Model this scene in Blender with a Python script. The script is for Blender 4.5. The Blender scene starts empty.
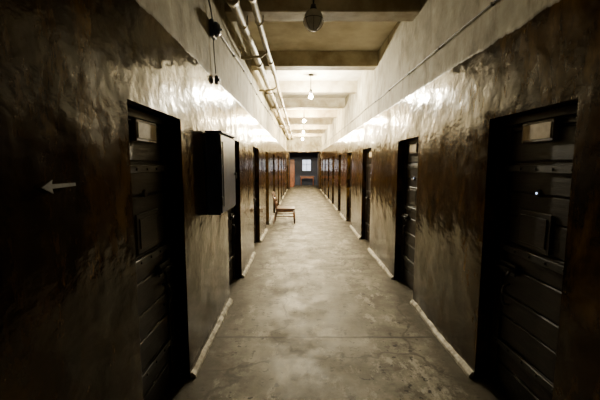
import bpy, bmesh, math, random
from mathutils import Vector, Matrix, noise
random.seed(4)
S = bpy.context.scene
COL = S.collection

# ---------------------------------------------------------------- helpers
def add(name, bm, mats, smooth=False, parent=None):
    me = bpy.data.meshes.new(name)
    bm.normal_update()
    bm.to_mesh(me); bm.free()
    for m in mats: me.materials.append(m)
    if smooth:
        for p in me.polygons: p.use_smooth = True
    ob = bpy.data.objects.new(name, me)
    COL.objects.link(ob)
    if parent: ob.parent = parent
    return ob

def box(bm, x0, x1, y0, y1, z0, z1, mi=0, bev=0.0, rot=None, seg=1):
    r = bmesh.ops.create_cube(bm, size=1.0)
    vs = r['verts']
    c = Vector(((x0+x1)/2, (y0+y1)/2, (z0+z1)/2))
    for v in vs:
        v.co = Vector((v.co.x*abs(x1-x0), v.co.y*abs(y1-y0), v.co.z*abs(z1-z0)))
    fs = set(f for v in vs for f in v.link_faces)
    if bev > 0:
        es = list(set(e for v in vs for e in v.link_edges))
        rr = bmesh.ops.bevel(bm, geom=es, offset=bev, segments=seg, affect='EDGES', profile=0.5)
        vs = set(v for f in rr['faces'] for v in f.verts)
        vs = list(vs)
        fs = set(f for v in vs for f in v.link_faces)
    for v in vs:
        if rot is not None: v.co = rot @ v.co
        v.co = v.co + c
    for f in fs: f.material_index = mi
    return vs

def cyl(bm, a, b, r1, r2=None, mi=0, seg=16, caps=True):
    a = Vector(a); b = Vector(b); r2 = r1 if r2 is None else r2
    d = b-a
    r = bmesh.ops.create_cone(bm, cap_ends=caps, segments=seg, radius1=r1, radius2=r2, depth=d.length)
    q = d.to_track_quat('Z', 'Y').to_matrix()
    for v in r['verts']: v.co = q @ v.co + (a+b)/2
    for f in set(f for v in r['verts'] for f in v.link_faces):
        f.material_index = mi; f.smooth = len(f.verts) == 4
    return r['verts']

def lathe(bm, prof, cx, cy, mi=0, seg=24):
    rings = []
    for (r, z) in prof:
        rings.append([bm.verts.new((cx+r*math.cos(2*math.pi*i/seg), cy+r*math.sin(2*math.pi*i/seg), z)) for i in range(seg)])
    for k in range(len(rings)-1):
        for i in range(seg):
            f = bm.faces.new((rings[k][i], rings[k][(i+1) % seg], rings[k+1][(i+1) % seg], rings[k+1][i]))
            f.material_index = mi; f.smooth = True

def tube(bm, pts, r, mi=0, seg=10):
    pts = [Vector(p) for p in pts]
    rings = []
    for i, p in enumerate(pts):
        d = (pts[min(i+1, len(pts)-1)] - pts[max(i-1, 0)]).normalized()
        q = d.to_track_quat('Z', 'Y').to_matrix()
        rings.append([bm.verts.new(p + q @ Vector((r*math.cos(2*math.pi*k/seg), r*math.sin(2*math.pi*k/seg), 0))) for k in range(seg)])
    for a, b in zip(rings[:-1], rings[1:]):
        for k in range(seg):
            f = bm.faces.new((a[k], a[(k+1) % seg], b[(k+1) % seg], b[k])); f.material_index = mi; f.smooth = True
    for rg in (rings[0], rings[-1]):
        f = bm.faces.new(rg); f.material_index = mi

# ---------------------------------------------------------------- materials
class M:
    def __init__(s, name):
        s.m = bpy.data.materials.new(name); s.m.use_nodes = True
        s.t = s.m.node_tree; s.n = s.t.nodes
        s.b = s.n['Principled BSDF']
        s.co = s.n.new('ShaderNodeTexCoord').outputs['Object']
    def L(s, a, b): s.t.links.new(a, b)
    def mapped(s, scale):
        n = s.n.new('ShaderNodeMapping'); n.inputs['Scale'].default_value = scale
        s.L(s.co, n.inputs['Vector']); return n.outputs[0]
    def noise(s, sc, det=6, rough=0.6, vec=None, dist=0):
        n = s.n.new('ShaderNodeTexNoise'); n.inputs['Scale'].default_value = sc
        n.inputs['Detail'].default_value = det; n.inputs['Roughness'].default_value = rough
        n.inputs['Distortion'].default_value = dist
        s.L(vec if vec is not None else s.co, n.inputs['Vector']); return n.outputs['Fac']
    def ramp(s, f, stops):
        n = s.n.new('ShaderNodeValToRGB'); e = n.color_ramp.elements
        while len(e) < len(stops): e.new(0.5)
        for i, (p, c) in enumerate(stops):
            e[i].position = p
            if not isinstance(c, tuple): c = (c, c, c)
            e[i].color = c+(1,)
        s.L(f, n.inputs[0]); return n.outputs[0]
    def mix(s, f, a, b, mode='MIX'):
        n = s.n.new('ShaderNodeMix'); n.data_type = 'RGBA'; n.blend_type = mode
        for v, i in ((f, 0), (a, 6), (b, 7)):
            if isinstance(v, tuple): n.inputs[i].default_value = v+(1,)
            elif isinstance(v, (int, float)): n.inputs[i].default_value = v
            else: s.L(v, n.inputs[i])
        return n.outputs[2]
    def math(s, op, a, b=0.0, c=None):
        n = s.n.new('ShaderNodeMath'); n.operation = op
        for i, v in enumerate((a, b) if c is None else (a, b, c)):
            if isinstance(v, (int, float)): n.inputs[i].default_value = v
            else: s.L(v, n.inputs[i])
        return n.outputs[0]
    def bump(s, h, strength=0.5, dist=0.01, prev=None):
        n = s.n.new('ShaderNodeBump'); n.inputs['Strength'].default_value = strength
        n.inputs['Distance'].default_value = dist
        s.L(h, n.inputs['Height'])
        if prev is not None: s.L(prev, n.inputs['Normal'])
        return n.outputs[0]
    def set(s, **k):
        nm = dict(col='Base Color', rough='Roughness', metal='Metallic', nor='Normal', emc='Emission Color', ems='Emission Strength', spec='Specular IOR Level', tint='Specular Tint')
        for a, v in k.items():
            i = s.b.inputs[nm[a]]
            if isinstance(v, tuple): i.default_value = v+(1,)
            elif isinstance(v, (int, float)): i.default_value = v
            else: s.L(v, i)
        return s.m

def simple(name, c1, c2, sc=8, rough=0.5, metal=0.0, bs=0.3, bd=0.004, nsc=30):
    m = M(name)
    return m.set(col=m.ramp(m.noise(sc), [(0.35, c1), (0.65, c2)]), rough=rough, metal=metal, nor=m.bump(m.noise(nsc), bs, bd))

def wall_material():
    m = M('glossy_brown_wall_paint')
    sep = m.n.new('ShaderNodeSeparateXYZ'); m.L(m.co, sep.inputs[0]); z = sep.outputs['Z']
    # brown oil paint
    big = m.noise(1.4, 7, 0.65)
    streak = m.noise(3.0, 8, 0.72, m.mapped((1, 1.5, 0.55)))
    brown = m.ramp(big, [(0.38, (0.006, 0.0030, 0.0010)), (0.5, (0.020, 0.0100, 0.0024)), (0.64, (0.052, 0.026, 0.0050))])
    brown = m.mix(m.ramp(streak, [(0.50, 0.0), (0.62, 0.75)]), brown, (0.092, 0.047, 0.0085))
    dk = m.noise(3.6, 8, 0.75, m.mapped((1, 1.9, 0.5)))
    brown = m.mix(m.ramp(dk, [(0.49, 0.0), (0.60, 0.85)]), brown, (0.005, 0.0026, 0.0011))
    chips = m.ramp(m.noise(13, 8, 0.72), [(0.665, 0.0), (0.70, 1.0)])
    brown = m.mix(m.math('MULTIPLY', chips, 0.5), brown, (0.16, 0.11, 0.05))
    # upper plaster
    pl = m.ramp(m.noise(1.8, 7, 0.65), [(0.35, (0.18, 0.158, 0.105)), (0.5, (0.32, 0.295, 0.22)), (0.65, (0.44, 0.415, 0.325))])
    stain = m.ramp(m.noise(4.0, 8, 0.7, m.mapped((1, 1, 0.4))), [(0.50, 0.0), (0.64, 0.75)])
    pl = m.mix(stain, pl, (0.11, 0.085, 0.048))
    zz = m.math('ADD', z, m.math('MULTIPLY', m.math('SUBTRACT', m.noise(5, 5, 0.7), 0.5), 0.07))
    up = m.ramp(m.math('MULTIPLY_ADD', m.math('SUBTRACT', zz, 2.50), 40.0, 0.5), [(0.0, 0.0), (1.0, 1.0)])
    col = m.mix(up, brown, pl)
    # wall colour darker towards the foot
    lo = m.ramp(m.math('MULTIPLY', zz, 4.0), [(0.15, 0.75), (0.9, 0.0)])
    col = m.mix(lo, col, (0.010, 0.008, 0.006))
    rg = m.ramp(m.noise(6, 6, 0.6), [(0.3, 0.10), (0.7, 0.21)])
    rough = m.mix(up, rg, (0.8, 0.8, 0.8))
    lump = m.bump(m.noise(5.0, 2, 0.45), 0.75, 0.0115)
    trow = m.bump(m.noise(13, 3, 0.5, m.mapped((1, 0.8, 1.1))), 0.6, 0.0050, lump)
    fine = m.bump(m.noise(50, 3, 0.55), 0.35, 0.0016, trow)
    return m.set(col=col, rough=rough, nor=fine, spec=0.30, tint=(1.0, 0.86, 0.62))

def floor_material():
    m = M('worn_concrete_floor')
    sep = m.n.new('ShaderNodeSeparateXYZ'); m.L(m.co, sep.inputs[0])
    a = m.noise(1.9, 10, 0.75)
    col = m.ramp(a, [(0.40, (0.090, 0.080, 0.058)), (0.5, (0.185, 0.170, 0.133)), (0.60, (0.30, 0.28, 0.228))])
    blot = m.ramp(m.noise(3.2, 10, 0.80), [(0.52, 0.0), (0.58, 0.8)])
    col = m.mix(blot, col, (0.052, 0.044, 0.031))
    pale = m.ramp(m.noise(2.6, 10, 0.80, m.mapped((1.3, 0.7, 1))), [(0.54, 0.0), (0.59, 0.7)])
    col = m.mix(pale, col, (0.46, 0.435, 0.37))
    spk = m.ramp(m.noise(13, 3, 0.5), [(0.63, 0.0), (0.66, 0.95)])
    col = m.mix(spk, col, (0.012, 0.010, 0.008))
    # joints across the corridor
    wob = m.math('MULTIPLY', m.math('SUBTRACT', m.noise(3, 6, 0.6), 0.5), 0.05)
    fr = m.math('FRACT', m.math('DIVIDE', m.math('ADD', m.math('ADD', sep.outputs['Y'], wob), 1.2), 2.1))
    jd = m.math('ABSOLUTE', m.math('SUBTRACT', fr, 0.02))
    j = m.ramp(m.math('MULTIPLY', jd, 100.0), [(0.45, 1.0), (1.1, 0.0)])
    col = m.mix(m.math('MULTIPLY', j, 0.9), col, (0.012, 0.010, 0.008))
    # hairline cracks
    v = m.n.new('ShaderNodeTexVoronoi'); v.feature = 'DISTANCE_TO_EDGE'; v.inputs['Scale'].default_value = 0.6
    wv = m.n.new('ShaderNodeVectorMath'); wv.operation = 'ADD'
    nz = m.n.new('ShaderNodeTexNoise'); nz.inputs['Scale'].default_value = 3; nz.inputs['Detail'].default_value = 8
    m.L(m.co, nz.inputs['Vector'])
    sc = m.n.new('ShaderNodeVectorMath'); sc.operation = 'SCALE'; sc.inputs['Scale'].default_value = 0.45
    m.L(nz.outputs['Color'], sc.inputs[0]); m.L(m.co, wv.inputs[0]); m.L(sc.outputs[0], wv.inputs[1])
    m.L(wv.outputs[0], v.inputs['Vector'])
    ck = m.ramp(v.outputs['Distance'], [(0.004, 0.7), (0.010, 0.0)])
    col = m.mix(ck, col, (0.03, 0.025, 0.02))
    # shade along both edges painted into the floor colour, brighter middle left clear
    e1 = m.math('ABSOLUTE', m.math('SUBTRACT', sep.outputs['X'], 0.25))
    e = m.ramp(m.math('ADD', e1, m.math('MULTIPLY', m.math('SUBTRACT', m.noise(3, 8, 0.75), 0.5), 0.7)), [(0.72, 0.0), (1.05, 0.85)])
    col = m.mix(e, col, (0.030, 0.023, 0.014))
    rg = m.ramp(m.noise(2.2, 9, 0.75), [(0.38, 0.42), (0.62, 0.68)])
    b1 = m.bump(m.noise(3, 3, 0.5), 0.3, 0.008)
    b2 = m.bump(m.noise(30, 5, 0.65), 0.4, 0.004, b1)
    return m.set(col=col, rough=rg, nor=b2, spec=0.16)

MW = wall_material()
MF = floor_material()
MC = simple('ceiling_plaster', (0.56, 0.51, 0.39), (0.80, 0.76, 0.64), 2.5, 0.9, 0, 0.5, 0.01, 9)
MBEAM = simple('beam_plaster', (0.26, 0.21, 0.125), (0.52, 0.46, 0.33), 3.0, 0.8, 0, 0.5, 0.01, 12)
m = M('dark_door_wood')
MD = m.set(col=m.ramp(m.noise(9, 7, 0.65, m.mapped((1, 0.25, 3))), [(0.3, (0.005, 0.003, 0.0018)), (0.7, (0.020, 0.011, 0.0055))]),
           rough=0.42, nor=m.bump(m.noise(16, 6, 0.6, m.mapped((1, 0.3, 3))), 0.5, 0.006), spec=0.25)
MIRON = simple('dark_iron', (0.010, 0.009, 0.008), (0.028, 0.024, 0.020), 20, 0.45, 0.4)
MPLATE = simple('old_paper_card', (0.36, 0.25, 0.10), (0.54, 0.41, 0.21), 14, 0.6)
MFRAME = simple('plate_frame_wood', (0.04, 0.022, 0.010), (0.09, 0.05, 0.022), 20, 0.4)
MCAB = simple('cabinet_blue_steel', (0.014, 0.024, 0.070), (0.030, 0.052, 0.14), 6, 0.4, 0.0)
MPIPE = simple('painted_pipe', (0.20, 0.16, 0.09), (0.38, 0.32, 0.21), 6, 0.5)
MCABLE = simple('cable_rubber', (0.02, 0.018, 0.015), (0.05, 0.042, 0.033), 12, 0.5)
MBASE = simple('chipped_baseboard', (0.13, 0.11, 0.075), (0.60, 0.56, 0.46), 11, 0.6, 0, 0.8, 0.01, 25)
MCHAIR = simple('chair_wood', (0.05, 0.022, 0.011), (0.13, 0.060, 0.028), 10, 0.3)
MGLOBE = simple('dusty_lamp_glass', (0.40, 0.40, 0.39), (0.60, 0.59, 0.55), 9, 0.25)
MBLUE = simple('blue_room_paint', (0.008, 0.016, 0.055), (0.016, 0.032, 0.10), 3, 0.5)
MRED = simple('red_brown_varnish', (0.14, 0.040, 0.015), (0.28, 0.09, 0.035), 5, 0.4)
MWHITE = simple('white_paint_mark', (0.11, 0.105, 0.09), (0.20, 0.19, 0.165), 40, 0.6)
MBELL = simple('bell_enamel', (0.02, 0.035, 0.08), (0.04, 0.065, 0.14), 15, 0.3, 0.0)
def emis(name, c, s):
    q = M(name); return q.set(col=(0.8, 0.8, 0.8), emc=c, ems=s)
MBULB = emis('bulb_glow', (1.0, 0.90, 0.66), 10500.0)
MBULB2 = emis('bulb_glow_far', (1.0, 0.82, 0.50), 14000.0)
MDAY = emis('daylight_pane', (0.70, 0.82, 1.0), 2.2)
MSLIT = emis('light_through_peephole', (0.45, 0.6, 1.0), 5.0)

# ---------------------------------------------------------------- dimensions (m)
XL, XR = -0.85, 1.35
Y0, Y1 = -1.8, 22.0
H, DH = 3.62, 1.97
BY = 3.95   # first visible beam
LD = [(1.68, 2.42), (3.87, 4.72), (6.05, 6.95), (8.25, 9.05), (10.5, 11.3), (12.7, 13.5), (14.9, 15.7), (17.1, 17.9), (19.3, 20.1)]
RD = [(1.66, 2.42), (3.84, 4.65), (6.35, 7.25), (8.75, 9.6), (11.0, 11.8), (13.2, 14.0), (15.4, 16.2), (17.6, 18.4), (19.7, 20.5)]

def steps(lo, hi, keys, st):
    pts = sorted(set([lo, hi]+keys)); out = [lo]
    for a, b in zip(pts[:-1], pts[1:]):
        n = max(1, round((b-a)/st))
        out += [a+(b-a)*i/n for i in range(1, n+1)]
    return out

def build_wall(name, X, sgn, doors):
    # sgn = direction out of the corridor (-1 left wall, +1 right wall)
    bm = bmesh.new()
    ys = steps(Y0, Y1, [v for d in doors for v in d], 0.07)
    zs = steps(0.0, H, [DH], 0.07)
    def inside(y, z):
        return any(a < y < b for a, b in doors) and z < DH
    grid = []
    for y in ys:
        row = []
        for z in zs:
            de = 9
            for a, b in doors:
                if a-0.3 < y < b+0.3 and z < DH+0.3:
                    dy = max(a-y, 0, y-b); dz = max(0, z-DH)
                    de = min(de, math.hypot(dy, dz))
            k = min(1, de/0.10)
            p = Vector((X*3, y, z))
            d = noise.fractal(p*1.3, 1.0, 2.0, 2)*0.009 + noise.noise(p*4.0)*0.0025
            row.append(bm.verts.new((X - sgn*(d*k), y, z)))
        grid.append(row)
    for i in range(len(ys)-1):
        for j in range(len(zs)-1):
            if inside((ys[i]+ys[i+1])/2, (zs[j]+zs[j+1])/2): continue
            q = [grid[i][j], grid[i+1][j], grid[i+1][j+1], grid[i][j+1]]
            if sgn < 0: q.reverse()
            q.reverse()
            f = bm.faces.new(q); f.smooth = True
    T = 0.30
    xo = X+sgn*T
    # reveals
    for a, b in doors:
        for (p0, p1) in (((a, 0), (a, DH)), ((b, 0), (b, DH)), ((a, DH), (b, DH))):
            vs = [bm.verts.new((X, p0[0], p0[1])), bm.verts.new((X, p1[0], p1[1])),
                  bm.verts.new((xo, p1[0], p1[1])), bm.verts.new((xo, p0[0], p0[1]))]
            bm.faces.new(vs)
    # solid core
    xi = X+sgn*0.03
    e = 0.002
    prev = Y0
    for a, b in doors+[(Y1, Y1)]:
        box(bm, min(xi, xo), max(xi, xo), prev+e, a-e, 0, H)
        if b > a: box(bm, min(xi, xo), max(xi, xo), a-e, b+e, DH+e, H)
        prev = b
    return add(name, bm, [MW])

build_wall('wall_left', XL, -1, LD)
build_wall('wall_right', XR, 1, RD)

bm = bmesh.new(); box(bm, XL-0.3, XR+0.3, Y0, 27, -0.1, 0.0); add('floor', bm, [MF])
bm = bmesh.new(); box(bm, XL-0.3, XR+0.3, Y0, Y1, H, H+0.15); add('ceiling', bm, [MC])
bm = bmesh.new(); box(bm, XL-0.3, XR+0.3, Y0-0.15, Y0, 0, H); add('wall_back', bm, [MW])
# end wall with wide opening
bm = bmesh.new()
box(bm, XL-0.3, XL+0.10, Y1, Y1+0.25, 0, H)
box(bm, XR-0.08, XR+0.3, Y1, Y1+0.25, 0, H)
box(bm, XL+0.10, XR-0.08, Y1, Y1+0.25, 2.45, H)
add('wall_end', bm, [MW])

# ---------------------------------------------------------------- beams
for k in range(-2, 9):
    y = BY+2.1*k
    bm = bmesh.new()
    box(bm, XL-0.02, XR+0.02, y, y+0.28, 3.36, H+0.01, 0, 0.012)
    add('ceiling_beam', bm, [MBEAM])

# ---------------------------------------------------------------- doors
def build_door(n, X, sgn, a, b, plate=True, detail=True):
    bm = bmesh.new()
    g = 0.004
    xf = X+sgn*0.105          # front of the leaf
    def B(d0, d1, y0, y1, z0, z1, mi=0, bev=0.004):
        # d measured from leaf front, + = toward corridor
        xa, xb = xf-sgn*d0, xf-sgn*d1
        box(bm, min(xa, xb), max(xa, xb), y0, y1, z0, z1, mi, bev)
    # casing
    B(-0.05, 0.015, a+g, a+0.05, 0.0, DH-g, 0)
    B(-0.05, 0.015, b-0.05, b-g, 0.0, DH-g, 0)
    B(-0.05, 0.015, a+0.05, b-0.05, DH-0.055, DH-g, 0)
    ya, yb = a+0.055, b-0.055
    B(-0.05, -0.012, ya, yb, 0.02, DH-0.06, 0)
    # horizontal boards
    z = 0.025; hs = [0.20, 0.17, 0.19, 0.16, 0.20, 0.17, 0.19, 0.16, 0.20]
    i = 0
    while z < DH-0.10:
        h = min(hs[i % 9], DH-0.065-z)
        B(-0.02, random.uniform(-0.002, 0.004), ya+0.004, yb-0.004, z+0.004, z+h-0.005, 0, 0.006)
        z += h; i += 1
    # vertical stile ledges
    B(0, 0.014, ya+0.002, ya+0.055, 0.03, DH-0.07, 0, 0.004)
    B(0, 0.014, yb-0.055, yb-0.002, 0.03, DH-0.07, 0, 0.004)
    mid = (a+b)/2
    # iron straps and rivets
    for zz in (0.35, 1.05, 1.60):
        B(0.0, 0.02, ya+0.01, yb-0.01, zz, zz+0.045, 1, 0.003)
        for k in range(5):
            yy = ya+0.05+(yb-ya-0.1)*k/4
            cyl(bm, (xf-sgn*0.018, yy, zz+0.022), (xf-sgn*0.027, yy, zz+0.022), 0.011, 0.006, 1, 8)
    # name board in a frame
    pw, pz0, pz1 = 0.135, 1.795, 1.90
    B(0, 0.030, mid-pw, mid+pw, pz0-0.012, pz1+0.010, 2, 0.004)
    B(0.030, 0.034, mid-pw+0.018, mid+pw-0.018, pz0+0.006, pz1-0.008, 3, 0.001)
    # feeding hatch
    B(0, 0.012, mid-0.15, mid+0.15, 1.12, 1.36, 0, 0.005)
    B(0.012, 0.017, mid-0.12, mid+0.12, 1.15, 1.33, 0, 0.004)
    # peephole with ring
    pzh = 1.475
    cyl(bm, (xf, mid-0.02, pzh), (xf-sgn*0.016, mid-0.02, pzh), 0.026, 0.020, 1, 16)
    cyl(bm, (xf-sgn*0.0155, mid-0.02, pzh), (xf-sgn*0.0175, mid-0.02, pzh), 0.006, 0.006, 4 if sgn > 0 else 1, 10)
    # sliding bolt + hasp on the far side
    yl = yb-0.16
    B(0.01, 0.024, yl-0.05, yl+0.13, 0.90, 0.98, 1, 0.003)
    cyl(bm, (xf-sgn*0.035, yl-0.07, 0.94), (xf-sgn*0.035, yl+0.14, 0.94), 0.012, None, 1, 10)
    cyl(bm, (xf-sgn*0.035, yl-0.02, 0.94), (xf-sgn*0.060, yl-0.02, 0.90), 0.009, None, 1, 8)
    # pull handle
    tube(bm, [(xf-sgn*d, yl+0.02, z) for d, z in ((0.01, 0.68), (0.045, 0.69), (0.055, 0.72), (0.055, 0.79), (0.045, 0.82), (0.01, 0.83))], 0.009, 1, 8)
    # hinges
    for zz in (0.37, 1.62):
        cyl(bm, (xf-sgn*0.025, a+0.052, zz-0.06), (xf-sgn*0.025, a+0.052, zz+0.07), 0.013, None, 1, 10)
    return add('door_%d' % n, bm, [MD, MIRON, MFRAME, MPLATE, MSLIT])
n = 1
for a, b in LD: build_door(n, XL, -1, a, b); n += 1
for a, b in RD: build_door(n, XR, 1, a, b); n += 1

# ---------------------------------------------------------------- baseboards
def baseboard(name, X, sgn, doors):
    bm = bmesh.new()
    segs = []; prev = Y0
    for a, b in doors+[(Y1, Y1)]:
        segs.append((prev, a)); prev = b
    for a, b in segs:
        ys = steps(a+0.01, b-0.01, [], 0.06)
        rows = []
        for y in ys:
            w = 0.040+0.010*noise.noise(Vector((X, y*4, 1)))+0.006*noise.noise(Vector((X, y*15, 5)))
            h = 0.050+0.018*noise.noise(Vector((X, y*3, 7)))+0.008*noise.noise(Vector((X, y*17, 9)))
            xs = X+sgn*0.02
            pr = [(xs, 0.0), (X-sgn*w, 0.0), (X-sgn*w*0.9, h*0.45), (X-sgn*w*0.35, h*0.9), (xs, h)]
            rows.append([bm.verts.new((px, y, pz)) for px, pz in pr])
        for r0, r1 in zip(rows[:-1], rows[1:]):
            for k in range(4):
                bm.faces.new((r0[k], r1[k], r1[k+1], r0[k+1]))
        bm.faces.new(rows[0]); bm.faces.new(rows[-1])
    bmesh.ops.recalc_face_normals(bm, faces=bm.faces)
    add(name, bm, [MBASE])
baseboard('baseboard_left', XL, -1, LD)
baseboard('baseboard_right', XR, 1, RD)

# ---------------------------------------------------------------- pipes under the ceiling on the left
def pipe_run(x, z, r, y0=-1.7, y1=21.9, wob=0.01):
    bm = bmesh.new()
    pts = [(x+wob*noise.noise(Vector((x*9, y*0.7, 0))), y, z+wob*noise.noise(Vector((x*9, y*0.7, 4)))) for y in [y0+(y1-y0)*i/90 for i in range(91)]]
    tube(bm, pts, r, 0, 12)
    y = y0+0.9
    while y < y1:
        cyl(bm, (x, y, z), (x, y+0.09, z), r*1.28, None, 0, 14)    # couplings
        y += 2.1
    return bm
for nm, x, z, r in (('heating_pipe', -0.66, 3.26, 0.050), ('heating_pipe', -0.47, 3.285, 0.038)):
    bm = pipe_run(x, z, r)
    for k in range(-2, 9):
        y = BY+2.1*k+0.10
        # strap hanger from the beam
        tube(bm, [(x-r-0.006, y, 3.358), (x-r-0.006, y, z), (x-r*0.6, y, z-r*0.85), (x, y, z-r-0.006), (x+r*0.6, y, z-r*0.85), (x+r+0.006, y, z), (x+r+0.006, y, 3.358)], 0.008, 0, 6)
    if r < 0.04:
        for yb_ in (4.9, 7.0, 9.4, 13.6):
            tube(bm, [(-0.47, yb_, 3.285), (-0.47, yb_, 3.22), (-0.55, yb_, 3.17), (-0.7, yb_, 3.15), (-0.835, yb_, 3.15)], 0.020, 0, 10)
    add(nm, bm, [MPIPE])

# ---------------------------------------------------------------- wall cables
bm = bmesh.new()
pts = [(XR-0.016+0.003*noise.noise(Vector((y, 1, 1))), y, 2.76+0.02*noise.noise(Vector((y*0.8, 3, 1)))) for y in [Y0+0.05+i*0.3 for i in range(79)]]
tube(bm, pts, 0.006, 0, 8)
for i in range(2, 78, 3):
    p = pts[i]; box(bm, p[0]-0.010, XR+0.01, p[1]-0.010, p[1]+0.010, p[2]-0.012, p[2]+0.012, 0, 0.003)
add('wall_cable', bm, [MCABLE])
bm = bmesh.new()
pts = [(XL+0.018, y, 3.02+0.025*math.sin(y*1.5)) for y in [3.42+i*0.25 for i in range(73)]]
tube(bm, pts, 0.007, 0, 8)
for i in range(1, 72, 3):
    p = pts[i]; box(bm, XL-0.01, p[0]+0.012, p[1]-0.012, p[1]+0.012, p[2]-0.014, p[2]+0.014, 0, 0.003)
add('wall_cable', bm, [MCABLE])

# ---------------------------------------------------------------- alarm bell on the left wall (with its cable)
bm = bmesh.new()
box(bm, XL+0.006, XL+0.045, 3.25, 3.37, 2.84, 3.00, 0, 0.012, seg=2)
seg = 20; prof = [(0.066, 0.045), (0.068, 0.060), (0.060, 0.080), (0.040, 0.094), (0.012, 0.100), (0.0005, 0.101)]
rings = [[bm.verts.new((XL+d, 3.31+r*math.cos(2*math.pi*i/seg), 2.92+r*math.sin(2*math.pi*i/seg))) for i in range(seg)] for r, d in prof]
for A, B_ in zip(rings[:-1], rings[1:]):
    for i in range(seg):
        f = bm.faces.new((A[i], A[(i+1) % seg], B_[(i+1) % seg], B_[i])); f.smooth = True
bm.faces.new(list(reversed(rings[0])))
cyl(bm, (XL+0.10, 3.31, 2.92), (XL+0.112, 3.31, 2.92), 0.010, None, 0, 8)
tube(bm, [(XL+0.02, 2.75, 3.60), (XL+0.03, 2.8, 3.45), (XL+0.035, 2.92, 3.30), (XL+0.03, 3.1, 3.18), (XL+0.025, 3.25, 3.08), (XL+0.03, 3.30, 2.98)], 0.007, 1, 8)
tube(bm, [(XL+0.02, 3.34, 2.86), (XL+0.02, 3.36, 2.7), (XL+0.02, 3.40, 2.54)], 0.005, 1, 8)
add('alarm_bell', bm, [MBELL, MCABLE])
# junction box (stub)
bm = bmesh.new()
box(bm, XL+0.006, XL+0.045, 3.38, 3.44, 2.44, 2.52, 0, 0.01, seg=2)
cyl(bm, (XL+0.04, 3.41, 2.48), (XL+0.058, 3.41, 2.48), 0.020, 0.018, 0, 14)
add('junction_box', bm, [MCABLE])

# ---------------------------------------------------------------- electrical cabinet on left wall
bm = bmesh.new()
ca, cb, cz0, cz1, cd = 3.00, 3.66, 1.19, 1.93, 0.130
box(bm, XL+0.008, XL+cd, ca, cb, cz0, cz1, 0, 0.006, seg=2)
box(bm, XL+cd, XL+cd+0.014, ca+0.015, cb-0.015, cz0+0.015, cz1-0.015, 0, 0.005)      # door leaf
box(bm, XL+cd+0.014, XL+cd+0.020, ca+0.07, cb-0.07, cz0+0.07, cz1-0.07, 0, 0.004)    # raised panel
box(bm, XL+0.008, XL+cd+0.03, ca-0.018, cb+0.018, cz1, cz1+0.018, 0, 0.004)           # rain lip
for zz in (cz0+0.12, cz1-0.16):
    cyl(bm, (XL+cd+0.010, ca+0.008, zz-0.03), (XL+cd+0.010, ca+0.008, zz+0.05), 0.010, None, 1, 10)
cyl(bm, (XL+cd+0.014, cb-0.07, 1.55), (XL+cd+0.034, cb-0.07, 1.55), 0.016, None, 1, 12)
box(bm, XL+cd+0.032, XL+cd+0.040, cb-0.078, cb-0.062, 1.50, 1.56, 1, 0.002)
add('electrical_cabinet', bm, [MCAB, MIRON])

# ---------------------------------------------------------------- painted arrow sign on left wall
bm = bmesh.new()
def flat(pts, x=XL+0.012):
    fr = [bm.verts.new((x, y, z)) for y, z in pts]; bk = [bm.verts.new((x-0.006, y, z)) for y, z in pts]
    bm.faces.new(fr); bm.faces.new(list(reversed(bk)))
    for i in range(len(pts)):
        j = (i+1) % len(pts); bm.faces.new((fr[i], bk[i], bk[j], fr[j]))
ay, az = 1.08, 1.575
flat([(ay, az), (ay+0.050, az+0.024), (ay+0.046, az+0.008), (ay+0.165, az+0.007), (ay+0.165, az-0.005), (ay+0.046, az-0.007), (ay+0.050, az-0.024)])
bmesh.ops.recalc_face_normals(bm, faces=bm.faces)
add('arrow_sign', bm, [MWHITE])

# ---------------------------------------------------------------- pendant lamps
def lamp(x, y, lit, mat=None):
    bm = bmesh.new(); z = 3.15
    cyl(bm, (x, y, H-0.03), (x, y, H-0.001), 0.05, 0.055, 0, 20)
    cyl(bm, (x, y, z+0.13), (x, y, H-0.02), 0.010, None, 0, 10)
    cyl(bm, (x, y, z+0.085), (x, y, z+0.15), 0.040, 0.026, 0, 20)
    if not lit:
        lathe(bm, [(0.045, z+0.095), (0.070, z+0.080), (0.094, z+0.045), (0.100, z), (0.092, z-0.045), (0.070, z-0.082), (0.035, z-0.102), (0.001, z-0.108)], x, y, 1, 28)
        # wire guard
        for k in range(4):
            t = math.pi*k/4
            arc = [(x+0.106*math.cos(u)*math.cos(t), y+0.106*math.cos(u)*math.sin(t), z-0.114*math.sin(u)) for u in [math.pi*i/16 for i in range(17)]]
            tube(bm, arc, 0.0025, 0, 6)
        ring = [(x+0.106*math.cos(2*math.pi*i/24), y+0.106*math.sin(2*math.pi*i/24), z) for i in range(25)]
        tube(bm, ring, 0.003, 0, 6)
    else:
        cyl(bm, (x, y, z+0.045), (x, y, z+0.09), 0.018, 0.02, 0, 14)
        lathe(bm, [(0.016, z+0.048), (0.020, z+0.035), (0.034, z+0.012), (0.038, z-0.010), (0.032, z-0.032), (0.016, z-0.046), (0.001, z-0.050)], x, y, 1, 20)
    return add('pendant_lamp', bm, [MIRON, MGLOBE if not lit else mat])
lamp(0.14, 3.66, False)
lamp(0.24, 7.6, True, MBULB)
lamp(0.14, 11.8, True, MBULB2)
lamp(0.16, 15.9, True, MBULB2)
lamp(0.15, 20.1, True, MBULB2)

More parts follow.
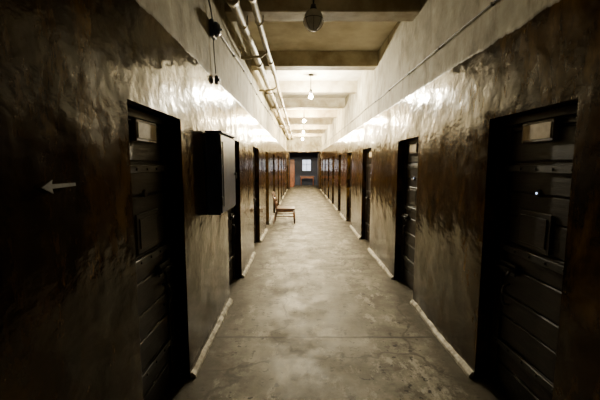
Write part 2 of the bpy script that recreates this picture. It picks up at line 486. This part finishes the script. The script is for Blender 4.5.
# ---------------------------------------------------------------- chair by the left wall, facing the corridor
bm = bmesh.new()
cx0, cy0, cy1, sh = -0.68, 9.20, 9.78, 0.43
box(bm, cx0, cx0+0.54, cy0, cy1, sh-0.045, sh, 0, 0.014, seg=2)
box(bm, cx0+0.02, cx0+0.52, cy0+0.02, cy0+0.04, sh-0.11, sh-0.03, 0, 0.003)
box(bm, cx0+0.02, cx0+0.52, cy1-0.04, cy1-0.02, sh-0.11, sh-0.03, 0, 0.003)
box(bm, cx0+0.50, cx0+0.52, cy0+0.02, cy1-0.02, sh-0.11, sh-0.03, 0, 0.003)
for y in (cy0+0.035, cy1-0.035):
    cyl(bm, (cx0+0.53, y, 0.0), (cx0+0.49, y, sh-0.03), 0.019, 0.026, 0, 12)     # front leg
    tube(bm, [(cx0-0.06, y, 0.0), (cx0+0.0, y, 0.25), (cx0+0.02, y, sh), (cx0-0.03, y, 0.64), (cx0-0.10, y, 0.86)], 0.024, 0, 10)
    cyl(bm, (cx0-0.01, y, 0.20), (cx0+0.51, y, 0.20), 0.012, None, 0, 8)
cyl(bm, (cx0+0.21, cy0+0.035, 0.20), (cx0+0.21, cy1-0.035, 0.20), 0.010, None, 0, 8)
R = Matrix.Rotation(math.radians(-20), 3, 'Y')
for z, dx, h in ((0.80, -0.080, 0.11), (0.67, -0.040, 0.08), (0.55, -0.004, 0.06)):
    box(bm, cx0+dx-0.009, cx0+dx+0.009, cy0+0.02, cy1-0.02, z-h/2, z+h/2, 0, 0.004, rot=R)
add('wooden_chair', bm, [MCHAIR])

# ---------------------------------------------------------------- far room beyond the end wall
YE = 26.6
bm = bmesh.new(); box(bm, XL-0.3, XL-0.15, Y1+0.25, YE, 0, 3.0); add('wall_far_room_left', bm, [MBLUE])
bm = bmesh.new(); box(bm, XR+0.15, XR+0.3, Y1+0.25, YE, 0, 3.0); add('wall_far_room_right', bm, [MBLUE])
bm = bmesh.new(); box(bm, XL-0.3, XR+0.3, Y1+0.25, YE+0.2, 3.0, 3.15); add('ceiling_far_room', bm, [MBLUE])
wx0, wx1, wz0, wz1 = 0.15, 0.90, 1.10, 2.05
bm = bmesh.new()
box(bm, XL-0.3, wx0, YE, YE+0.2, 0, 3.0); box(bm, wx1, XR+0.3, YE, YE+0.2, 0, 3.0)
box(bm, wx0, wx1, YE, YE+0.2, 0, wz0); box(bm, wx0, wx1, YE, YE+0.2, wz1, 3.0)
add('wall_far_room_end', bm, [MBLUE])
bm = bmesh.new()
t = 0.05
box(bm, wx0, wx0+t, YE+0.02, YE+0.09, wz0, wz1, 0, .004); box(bm, wx1-t, wx1, YE+0.02, YE+0.09, wz0, wz1, 0, .004)
box(bm, wx0, wx1, YE+0.02, YE+0.09, wz0, wz0+t, 0, .004); box(bm, wx0, wx1, YE+0.02, YE+0.09, wz1-t, wz1, 0, .004)
box(bm, (wx0+wx1)/2-0.02, (wx0+wx1)/2+0.02, YE+0.03, YE+0.08, wz0, wz1, 0, .004)
box(bm, wx0, wx1, YE+0.03, YE+0.08, 1.62, 1.66, 0, .004)
box(bm, wx0-0.05, wx1+0.05, YE-0.08, YE+0.05, wz0-0.04, wz0, 0, .006)
box(bm, wx0+0.01, wx1-0.01, YE+0.10, YE+0.11, wz0+0.01, wz1-0.01, 1)
add('window_1', bm, [MIRON, MDAY])
# table below the window
bm = bmesh.new()
box(bm, 0.0, 1.1, 25.2, 25.85, 0.72, 0.76, 0, 0.006)
box(bm, 0.06, 1.04, 25.26, 25.79, 0.60, 0.72, 0, 0.004)
for x in (0.09, 1.01):
    for y in (25.29, 25.76): cyl(bm, (x, y, 0), (x, y, 0.62), 0.022, 0.034, 0, 10)
add('wooden_table', bm, [MRED])
# wardrobe at the left of the far room
bm = bmesh.new()
box(bm, -0.95, -0.42, 24.2, 25.1, 0.08, 1.95, 0, 0.008)
box(bm, -0.97, -0.40, 24.17, 25.12, 1.95, 2.0, 0, 0.008)
box(bm, -0.93, -0.45, 24.24, 25.06, 0.0, 0.08, 0, 0.004)
for y0_, y1_ in ((24.23, 24.64), (24.66, 25.07)):
    box(bm, -0.42, -0.40, y0_, y1_, 0.12, 1.91, 0, 0.004)
    box(bm, -0.40, -0.39, y0_+0.06, y1_-0.06, 0.25, 1.78, 0, 0.004)
for y in (24.60, 24.70): cyl(bm, (-0.40, y, 1.0), (-0.365, y, 1.0), 0.014, 0.018, 1, 10)
add('wardrobe', bm, [MRED, MIRON])
# open double doors at the end opening
for nm, x, s in (('door_19', XL+0.12, 1), ('door_20', XR-0.10, -1)):
    bm = bmesh.new()
    xa, xb = sorted((x, x+s*0.04))
    y0_, y1_ = Y1+0.30, Y1+1.05
    box(bm, xa, xb, y0_, y1_, 0.02, 2.40, 0, 0.004)
    for zc in ((0.15, 0.95), (1.15, 2.25)):
        box(bm, xa-0.008, xb+0.008, y0_+0.10, y1_-0.10, zc[0], zc[1], 0, 0.006)
    cyl(bm, (xa-0.05, y1_-0.06, 1.05), (xb+0.05, y1_-0.06, 1.05), 0.012, None, 1, 8)
    add(nm, bm, [MD, MIRON])

# ---------------------------------------------------------------- world + camera
w = bpy.data.worlds.new('World'); S.world = w; w.use_nodes = True
w.node_tree.nodes['Background'].inputs[0].default_value = (0.05, 0.06, 0.09, 1)
w.node_tree.nodes['Background'].inputs[1].default_value = 0.05
cam = bpy.data.cameras.new('camera'); co = bpy.data.objects.new('camera', cam); COL.objects.link(co)
cam.sensor_width = 36; cam.lens = 20; cam.clip_start = 0.02
co.location = (0, 0, 1.65)
co.rotation_euler = (math.radians(90-6.1), 0, 0)
S.camera = co
